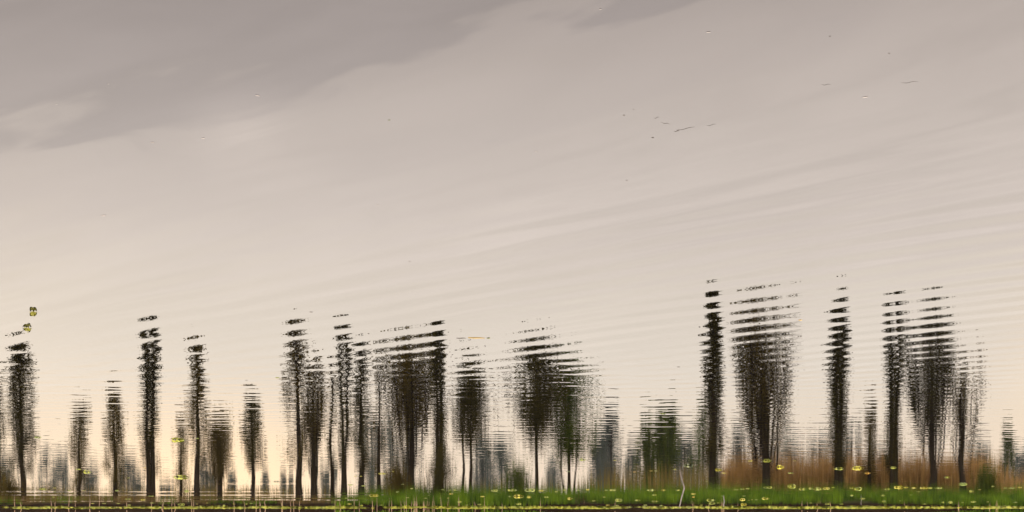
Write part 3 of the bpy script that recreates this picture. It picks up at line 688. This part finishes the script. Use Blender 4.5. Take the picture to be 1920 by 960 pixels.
# bright fringe of floating weed against the bank (uncountable)
rng = np.random.default_rng(21)
N = 60000
Xm = rng.uniform(-46, 46, N); Ym = rng.uniform(84.5, 90.9, N); p = px_of(Xm, Ym)
dn = np.interp(p, [-300, 100, 140, 160, 560, 600, 640, 1000, 2200], [.32, .32, .14, .40, .40, .35, .6, .9, 1.0])
g_ = clumpy(Xm * 1.0, Ym * .6, 30, 2.0)
mid = np.clip(1.2 + .5 * g_ - np.abs(Ym - 88.9 - .7 * clumpy(Xm, Ym * .2, 33, 3.0)) / 1.7, 0, 1)
keep = rng.random(N) < np.clip(dn * mid * (.9 + 1.7 * g_), 0, 1)
Xm, Ym = Xm[keep], Ym[keep]; N = len(Xm)
Cc = np.stack([Xm, Ym, rng.uniform(.005, .05, N)], -1)
aa = rng.uniform(0, 6.283, N); sz = rng.uniform(.06, .16, N); tl = rng.uniform(-.25, .25, (N, 2))
e1 = np.stack([np.cos(aa), np.sin(aa), tl[:, 0]], -1) * sz[:, None]; e2 = np.stack([-np.sin(aa), np.cos(aa), tl[:, 1]], -1) * (sz * .75)[:, None]
Vv = np.stack([Cc - e1, Cc + e2, Cc + e1, Cc - e2], 1).reshape(-1, 3); Vv[:, 2] = np.maximum(Vv[:, 2], .004)
tag(link('floating_weed', mesh_np('floating_weed', Vv, np.arange(4 * N).reshape(-1, 4)), M_mat), 'bright yellow-green floating weed fringing the far waterline', 'water weed', kind='stuff')

# ------------------------------------------------------------------ twigs, straw and flecks on the open water
def twig(px0, py0, px1, py1, r, mat, name, label, cat, group=None, z=.0):
    a = water_pt(px0, py0); bq = water_pt(px1, py1)
    m = ((a[0] + bq[0]) / 2, (a[1] + bq[1]) / 2)
    pts = np.array([[a[0] - m[0], a[1] - m[1], z], [(a[0] - m[0]) * .3, (a[1] - m[1]) * .3 + .01, z + .0005], [(bq[0] - m[0]) * .4, (bq[1] - m[1]) * .4 - .008, z + .0005], [bq[0] - m[0], bq[1] - m[1], z]])
    Vv, Ff = tubes([(pts, np.array([r * .8, r, r * .9, r * .5]))], 6)
    o = link(name, mesh_np(name, Vv, Ff, True), mat); o.location = (m[0], m[1], 0)
    return tag(o, label, cat, group)
twig(878, 633, 909, 634, .0065, M_straw, 'floating_straw', 'yellow straw floating above the round dark crown in mid picture', 'straw')
twig(856, 634, 873, 634, .004, M_debris, 'floating_twig', 'dark twig end left of the floating yellow straw', 'twig')
small_rosette(916, 634, 7, 'd', 'dark little leaf at the right end of the floating yellow straw', zs=.8)
TG = [(1268, 244, 1303, 238, .0022, 'longest dark twig of the scattered debris on the upper right water'), (1240, 229, 1256, 233, .002, 'short dark twig in the middle of the scattered upper right debris'),
      (1264, 246, 1274, 245, .003, 'thick dark twig stub at the left end of the longest debris twig'), (1325, 235, 1343, 233, .0016, 'faint twig at the right end of the scattered upper right debris'),
      (1690, 155, 1722, 153, .0014, 'faint thin twig on open water far upper right'), (1540, 158, 1558, 159, .0014, 'faint short twig left of the thin one far upper right'),
      (1226, 221, 1236, 220, .0018, 'tiny twig at the upper left of the scattered debris'), (1271, 247, 1273, 241, .0018, 'tiny upright twig crossing the thick debris stub')]
for a0, a1, a2, a3, r_, lab in TG: twig(a0, a1, a2, a3, r_ * .3, M_debris, 'floating_twig', lab, 'twig', 'twigs floating on the upper right water')
def speck(px, py, wpx, mat, label, group, name='floating_fleck', cat='fleck', asp=.5, rot=None):
    X, Yd = water_pt(px, py); s = wpx / F * Yd / 2
    r = random.Random(int(px * 7 + py)); k = 9
    ring = [(math.cos(6.283 * i / k) * r.uniform(.75, 1.1), math.sin(6.283 * i / k) * r.uniform(.75, 1.1)) for i in range(k)]
    Vv = [(x, y, .0) for x, y in ring] + [(x * .7, y * .7, .05) for x, y in ring] + [(0, 0, .07)]
    me = bpy.data.meshes.new(name)
    me.from_pydata([(x * s, y * s / asp * .5, zz * s + .001) for x, y, zz in Vv], [], [(i, (i + 1) % k, k + (i + 1) % k, k + i) for i in range(k)] + [(k + i, k + (i + 1) % k, 2 * k) for i in range(k)])
    me.update(); me.polygons.foreach_set('use_smooth', [True] * len(me.polygons))
    o = link(name, me, mat); o.location = (X, Yd, 0); o.rotation_euler = (0, 0, r.uniform(-.5, .5) if rot is None else rot)
    return tag(o, label, cat, group)
for px, py, wd, lab in [(1170, 216, 5, 'dark speck at the far left of the upper right debris'), (1224, 258, 6, 'dark speck just below the upper right debris'), (1188, 205, 3, 'tiny dark speck above the left end of the debris'),
    (583, 585, 8, 'dark speck floating above the tall leaning poplar top'), (640, 590, 7, 'thin dark speck right of the leaning poplar top'), (768, 490, 4, 'tiny dark speck alone on the middle water'), (1175, 338, 4, 'tiny dark speck below the upper right debris'), (1667, 100, 4, 'tiny dark speck on the water far upper right'), (1272, 688, 8, 'thin dark speck left of the very tall black poplar'), (462, 713, 6, 'dark speck above the short dark tree in the glow'), (1556, 68, 4, 'tiny dark speck near the top edge on the right')]:
    speck(px, py, wd, M_debris, lab, 'dark specks on the water', asp=.7)
for px, py, wd, lab in [(483, 179, 13, 'longest pale fleck on the upper left water'), (381, 259, 11, 'pale fleck, right one of the pair on the upper left water'), (286, 267, 11, 'pale fleck, left one of the pair on the upper left water'),
    (194, 404, 17, 'faint long pale fleck at the left, below the pale pair'), (106, 195, 5, 'tiny pale fleck near the left edge'), (203, 157, 5, 'tiny pale fleck high on the left'), (1126, 17, 8, 'pale fleck at the top edge in mid picture'), (1328, 60, 12, 'pale fleck by the edge of the grey cloud'), (1005, 284, 7, 'pale fleck on the water in mid picture'), (1622, 182, 16, 'faint pale fleck on the upper right water'), (861, 393, 5, 'tiny pale fleck in the centre of the open water'), (709, 384, 8, 'faint pale fleck left of the picture centre')]:
    speck(px, py, wd * .75, M_fleck, lab, 'pale flecks on the water', asp=1.2)

# ------------------------------------------------------------------ evening haze
HZ = True
if HZ:
    hb = mesh_np('haze', [(x, y, zz) for zz in (-2.7, 60) for y in (-40, 720) for x in (-620, 620)],
                 [(2, 3, 1, 0), (5, 7, 6, 4), (0, 1, 5, 4), (6, 7, 3, 2), (4, 6, 2, 0), (3, 7, 5, 1)])
    mh = bpy.data.materials.new('haze_air'); mh.use_nodes = True
    hn = NT(mh.node_tree); hn.n.clear()
    pv = hn.new('ShaderNodeVolumePrincipled'); pv.inputs['Color'].default_value = (.86, .90, .94, 1); pv.inputs['Density'].default_value = .000042
    hn.l.new(pv.outputs[0], hn.new('ShaderNodeOutputMaterial').inputs['Volume'])
    tag(link('haze', hb, mh), 'thin pale evening haze over the pond and the far trees', 'haze', kind='stuff')
